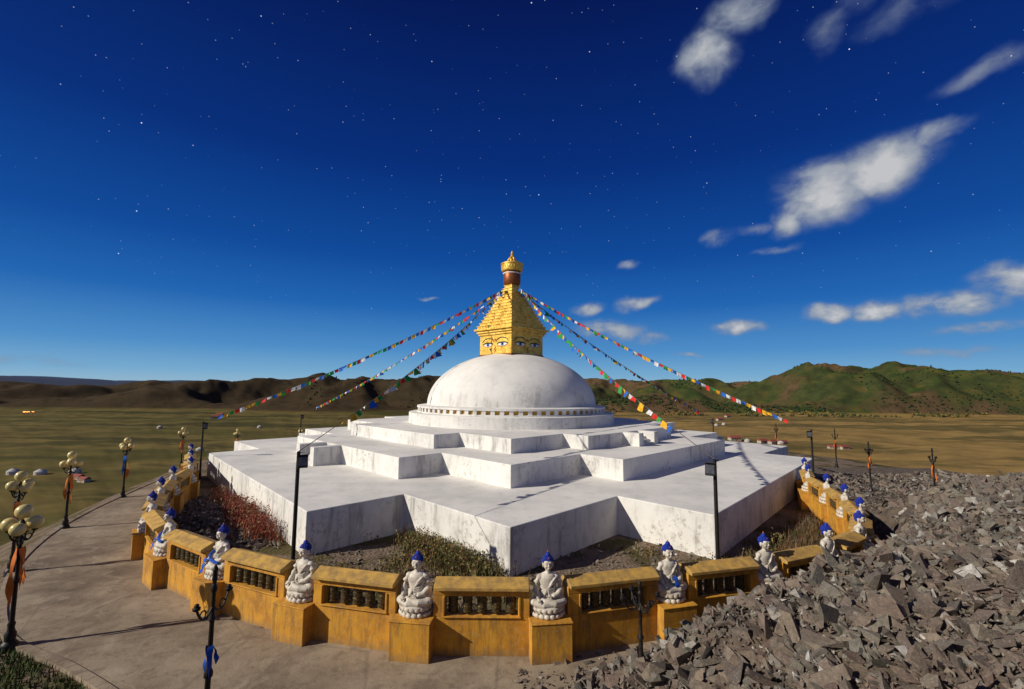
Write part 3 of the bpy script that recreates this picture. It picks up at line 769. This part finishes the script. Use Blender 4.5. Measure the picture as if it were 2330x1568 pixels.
hb.box((0,-2.53,1.0),(.9,.1,1.9),3)
HM=hb.mesh('house',[WALLP,ROOF,DARK,DOOR],False)
for x,y,r,s in [(44,91,.1,1),(46.8,86,.3,.8),(48.2,85,.3,.8),(49.6,84.6,.3,.8),(55,79,-.2,.7),(56.5,78.5,.2,.7),(-43,47,-.3,.5),(-45,48.5,-.3,.5),(68,150,.2,1),(80,170,.4,1),(-95,150,0,1),(-90,140,.4,1)]:
    w=P(x,y); o=bpy.data.objects.new('house',HM); COL.objects.link(o); o.location=(w.x,w.y,terr(w.x,w.y)); o.rotation_euler=(0,0,r); o.scale=(s,s,s)
EM=bpy.data.materials.new('sodium_light'); EM.use_nodes=True; t_=EM.node_tree.nodes['Principled BSDF']; t_.inputs['Base Color'].default_value=(.6,.2,.05,1); t_.inputs['Emission Color'].default_value=(1,.28,.06,1); t_.inputs['Emission Strength'].default_value=4
b=MB()
for k in range(5):
    x=-155+k*.9; w=P(x,146+random.uniform(-1,1)); z=terr(w.x,w.y); b.tube([(w.x,w.y,z),(w.x,w.y,z+5)],.15,5,0); b.ell((w.x,w.y,z+5),(1.7,1.0,.4),1,None,8,5)
b.obj('village_lights',[DARK,EM])
b=MB(); TG=[flat('conifer_dark',(.020,.036,.013)),flat('larch_green',(.042,.062,.018)),flat('autumn_leaf',(.18,.13,.03))]
for _ in range(15000):
    az=random.uniform(-24,52); 
    if az<8 and random.random()<.85: continue
    ca=math.cos(math.radians(az)); fr=random.random()<.25
    R=(random.uniform(740,860) if fr else random.uniform(830,1600))/ca
    x=R*math.sin(math.radians(az)); y=R*math.cos(math.radians(az))
    if not fr and mn.noise(Vector((x*.006,y*.006,9)))+.4*mn.noise(Vector((x*.02,y*.02,9)))<.12: continue
    z=terr(x,y)
    if fr and mn.noise(Vector((x*.01,y*.01,2)))<.0: continue
    h=random.uniform(2.2,4.8); r=h*random.uniform(.3,.6); m=0 if random.random()<.45 else 1
    if z<-31 and random.random()<.5: m=2
    n=5; a0=random.random()*6
    ring=[(x+r*random.uniform(.7,1.2)*math.cos(a0+6.283*k/n),y+r*random.uniform(.7,1.2)*math.sin(a0+6.283*k/n),z+h*random.uniform(.18,.38)) for k in range(n)]
    ring2=[(x+r*random.uniform(.35,.8)*math.cos(a0+.6+6.283*k/n),y+r*random.uniform(.35,.8)*math.sin(a0+.6+6.283*k/n),z+h*random.uniform(.55,.75)) for k in range(n)]
    vs=ring+ring2+[(x,y,z+h),(x,y,z)]
    fs=[(k,(k+1)%n,n+(k+1)%n,n+k) for k in range(n)]+[(n+k,n+(k+1)%n,2*n) for k in range(n)]+[((k+1)%n,k,2*n+1) for k in range(n)]
    b.add(vs,fs,m)
b.obj('distant_trees',TG,fix=False)
# ------------------------------------------------------------ sun, sky
AZ=math.radians(20); EL=math.radians(29)
tr=Vector((math.cos(AZ)*math.cos(EL),math.sin(AZ)*math.cos(EL),-math.sin(EL)))
sl=bpy.data.lights.new('sun','SUN'); sl.energy=4.7; sl.angle=math.radians(.6); sl.color=(1,.925,.79)
so=bpy.data.objects.new('sun',sl); COL.objects.link(so); so.rotation_euler=tr.to_track_quat('-Z','Y').to_euler()
W=bpy.data.worlds.new('World'); sc.world=W; W.use_nodes=True; T=NT(W.node_tree); T.n.clear()
try: W.cycles.sampling_method='NONE'
except Exception: pass
out=T.new('ShaderNodeOutputWorld'); bg=T.new('ShaderNodeBackground'); T.l.new(bg.outputs[0],out.inputs[0])
d=T.new('ShaderNodeTexCoord').outputs['Generated']
sky=T.new('ShaderNodeTexSky',sky_type='NISHITA'); sky.sun_disc=False; sky.sun_elevation=EL; sky.sun_rotation=math.atan2(-tr.x,-tr.y)
sp=T.new('ShaderNodeSeparateXYZ'); T.put(sp.inputs[0],d); dx,dy,dz=sp.outputs
grad=T.ramp(dz,[(0,(.36,.54,.67)),(.03,(.20,.44,.68)),(.08,(.08,.29,.62)),(.17,(.015,.14,.48)),(.27,(.004,.074,.35)),(.44,(.0015,.029,.21)),(.68,(.001,.0085,.095)),(1,(.001,.005,.06))])
nis=T.mix(1.0,sky.outputs[0],(.012,.016,.022),'MULTIPLY')
base=T.mix(.9,nis,grad)
fill_glow=T.mr(dy,.05,-.9,0,1,'SMOOTHSTEP')  # added fill: sky brightened behind the camera to lift unlit faces
base=T.mix(fill_glow,base,T.mix(1.0,base,(.165,.145,.13),'ADD'))
# az, el, half length, half height, tilt, density
clouds=[(24.6,35.4,.055,.050,35,1.0),(28.2,38.6,.07,.040,25,.75),(33,40.5,.08,.03,10,.5),(36.6,34.0,.045,.028,50,.58),(40.5,37.0,.05,.035,30,.5),(44.5,33.8,.09,.030,5,.5),(48.5,27.0,.07,.020,8,.55),
 (35.0,20.2,.075,.060,10,1.15),(39.8,21.6,.080,.052,8,1.1),(31.8,17.9,.035,.028,12,.9),(44.2,23.0,.045,.020,6,.7),(24.8,17.2,.042,.018,3,.85),(28.6,17.5,.040,.012,4,.65),(30.3,15.3,.045,.011,3,.7),(14.7,15.2,.026,.012,8,.6),
 (35.2,8.0,.045,.020,0,1.2),(39.3,7.9,.050,.022,0,1.25),(44.0,8.0,.075,.024,0,1.15),(48.8,9.4,.06,.032,3,1.1),(46.5,5.7,.07,.011,2,.85),(26.1,7.1,.055,.015,0,1.1),(15.4,10.5,.045,.017,6,.9),(9.8,10.1,.040,.016,4,.9),(12.3,7.4,.080,.026,-8,.85),(17.6,6.2,.045,.015,0,.75),(-10.7,11.1,.026,.0045,0,.8),
 (44,3.8,.12,.010,0,.6),(20.9,4.2,.04,.008,0,.8),(-47.5,1.8,.10,.012,0,.5)]
wn=T.new('ShaderNodeTexNoise'); T.put(wn.inputs['Vector'],d); wn.inputs['Scale'].default_value=13; wn.inputs['Detail'].default_value=4
w1=T.new('ShaderNodeVectorMath',operation='SUBTRACT'); T.put(w1.inputs[0],wn.outputs['Color']); w1.inputs[1].default_value=(.5,.5,.5)
w2=T.new('ShaderNodeVectorMath',operation='MULTIPLY_ADD'); T.put(w2.inputs[0],w1.outputs[0]); w2.inputs[1].default_value=(.06,.06,.045); T.put(w2.inputs[2],d)
wd=w2.outputs[0]; acc=None
for az,el,a,b_,rot,den in clouds:
    az=math.radians(az); el=math.radians(el); c=Vector((math.sin(az)*math.cos(el),math.cos(az)*math.cos(el),math.sin(el)))
    e=Vector((math.cos(az),-math.sin(az),0)); u=e.cross(c)
    if u.z<0: u=-u
    rr=math.radians(rot); t1=e*math.cos(rr)+u*math.sin(rr); t2=u*math.cos(rr)-e*math.sin(rr)
    t3=t1.cross(t2); Rm=Matrix((t1,t2,t3)).transposed()
    mp=T.new('ShaderNodeMapping',vector_type='TEXTURE'); T.put(mp.inputs[0],wd); mp.inputs['Location'].default_value=c; mp.inputs['Rotation'].default_value=Rm.to_euler(); mp.inputs['Scale'].default_value=(a,b_,.5)
    ln=T.new('ShaderNodeVectorMath',operation='LENGTH'); T.put(ln.inputs[0],mp.outputs[0])
    v=T.mr(ln.outputs['Value'],1.45,.1,0,den,'SMOOTHSTEP')
    acc=v if acc is None else T.math('MAXIMUM',acc,v)
mp=T.new('ShaderNodeMapping',vector_type='TEXTURE'); T.put(mp.inputs[0],wd); mp.inputs['Rotation'].default_value=(0,math.radians(-15),math.radians(-32)); mp.inputs['Scale'].default_value=(1.5,1,1)
cn=T.noise(mp.outputs[0],14,5,.55,.2)
cn2=T.noise(T.vec(d,(1,1,1.8)),32,4,.55)
hf_=T.mr(dz,.12,.35,.45,.12)
cn=T.math('ADD',T.math('MULTIPLY',cn,T.math('SUBTRACT',1,hf_)),T.math('MULTIPLY',cn2,hf_))
D=T.math('MULTIPLY',acc,T.mr(cn,.34,.60,.35,1.3))
D=T.mr(D,.08,1.0,0,.90,'SMOOTHSTEP')
ccol=T.ramp(T.math('MULTIPLY',acc,T.mr(cn,.36,.62,.35,1.0)),[(.1,(.14,.24,.44)),(.4,(.24,.29,.38)),(.75,(.40,.43,.47)),(1,(.60,.60,.60))])
col=T.mix(D,base,ccol)
def stars(scale,thr,gate,br):
    vo=T.new('ShaderNodeTexVoronoi'); T.put(vo.inputs['Vector'],d); vo.inputs['Scale'].default_value=scale
    s_=T.mr(vo.outputs['Distance'],0,thr,1,0); sc_=T.new('ShaderNodeSeparateColor'); T.put(sc_.inputs[0],vo.outputs['Color'])
    return T.math('MULTIPLY',T.math('MULTIPLY',s_,T.mr(sc_.outputs[0],gate,1,0,1)),br)
st=T.math('ADD',stars(34,.040,.3,2.4),stars(75,.075,.2,.9)); st=T.math('MULTIPLY',st,T.mr(dz,.10,.35)); st=T.math('MULTIPLY',st,T.math('SUBTRACT',1,D,clamp=True))
sv=T.new('ShaderNodeCombineColor'); 
for k,m_ in enumerate((.8,.9,1.0)): T.put(sv.inputs[k],T.math('MULTIPLY',st,m_))
col=T.mix(1.0,col,sv.outputs[0],'ADD')
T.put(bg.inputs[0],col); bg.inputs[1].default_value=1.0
# ------------------------------------------------------------ camera
cam=bpy.data.cameras.new('camera'); cam.lens=16.0; cam.sensor_width=36; cam.clip_end=20000; cam.clip_start=.05
co=bpy.data.objects.new('camera',cam); COL.objects.link(co)
co.matrix_world=Matrix.Translation((0,0,CZ))@Matrix.Rotation(math.radians(95.57),4,'X')@Matrix.Rotation(math.radians(.5),4,'Z')
sc.camera=co
sc.view_settings.view_transform='Standard'; sc.view_settings.look='None'; sc.view_settings.exposure=0
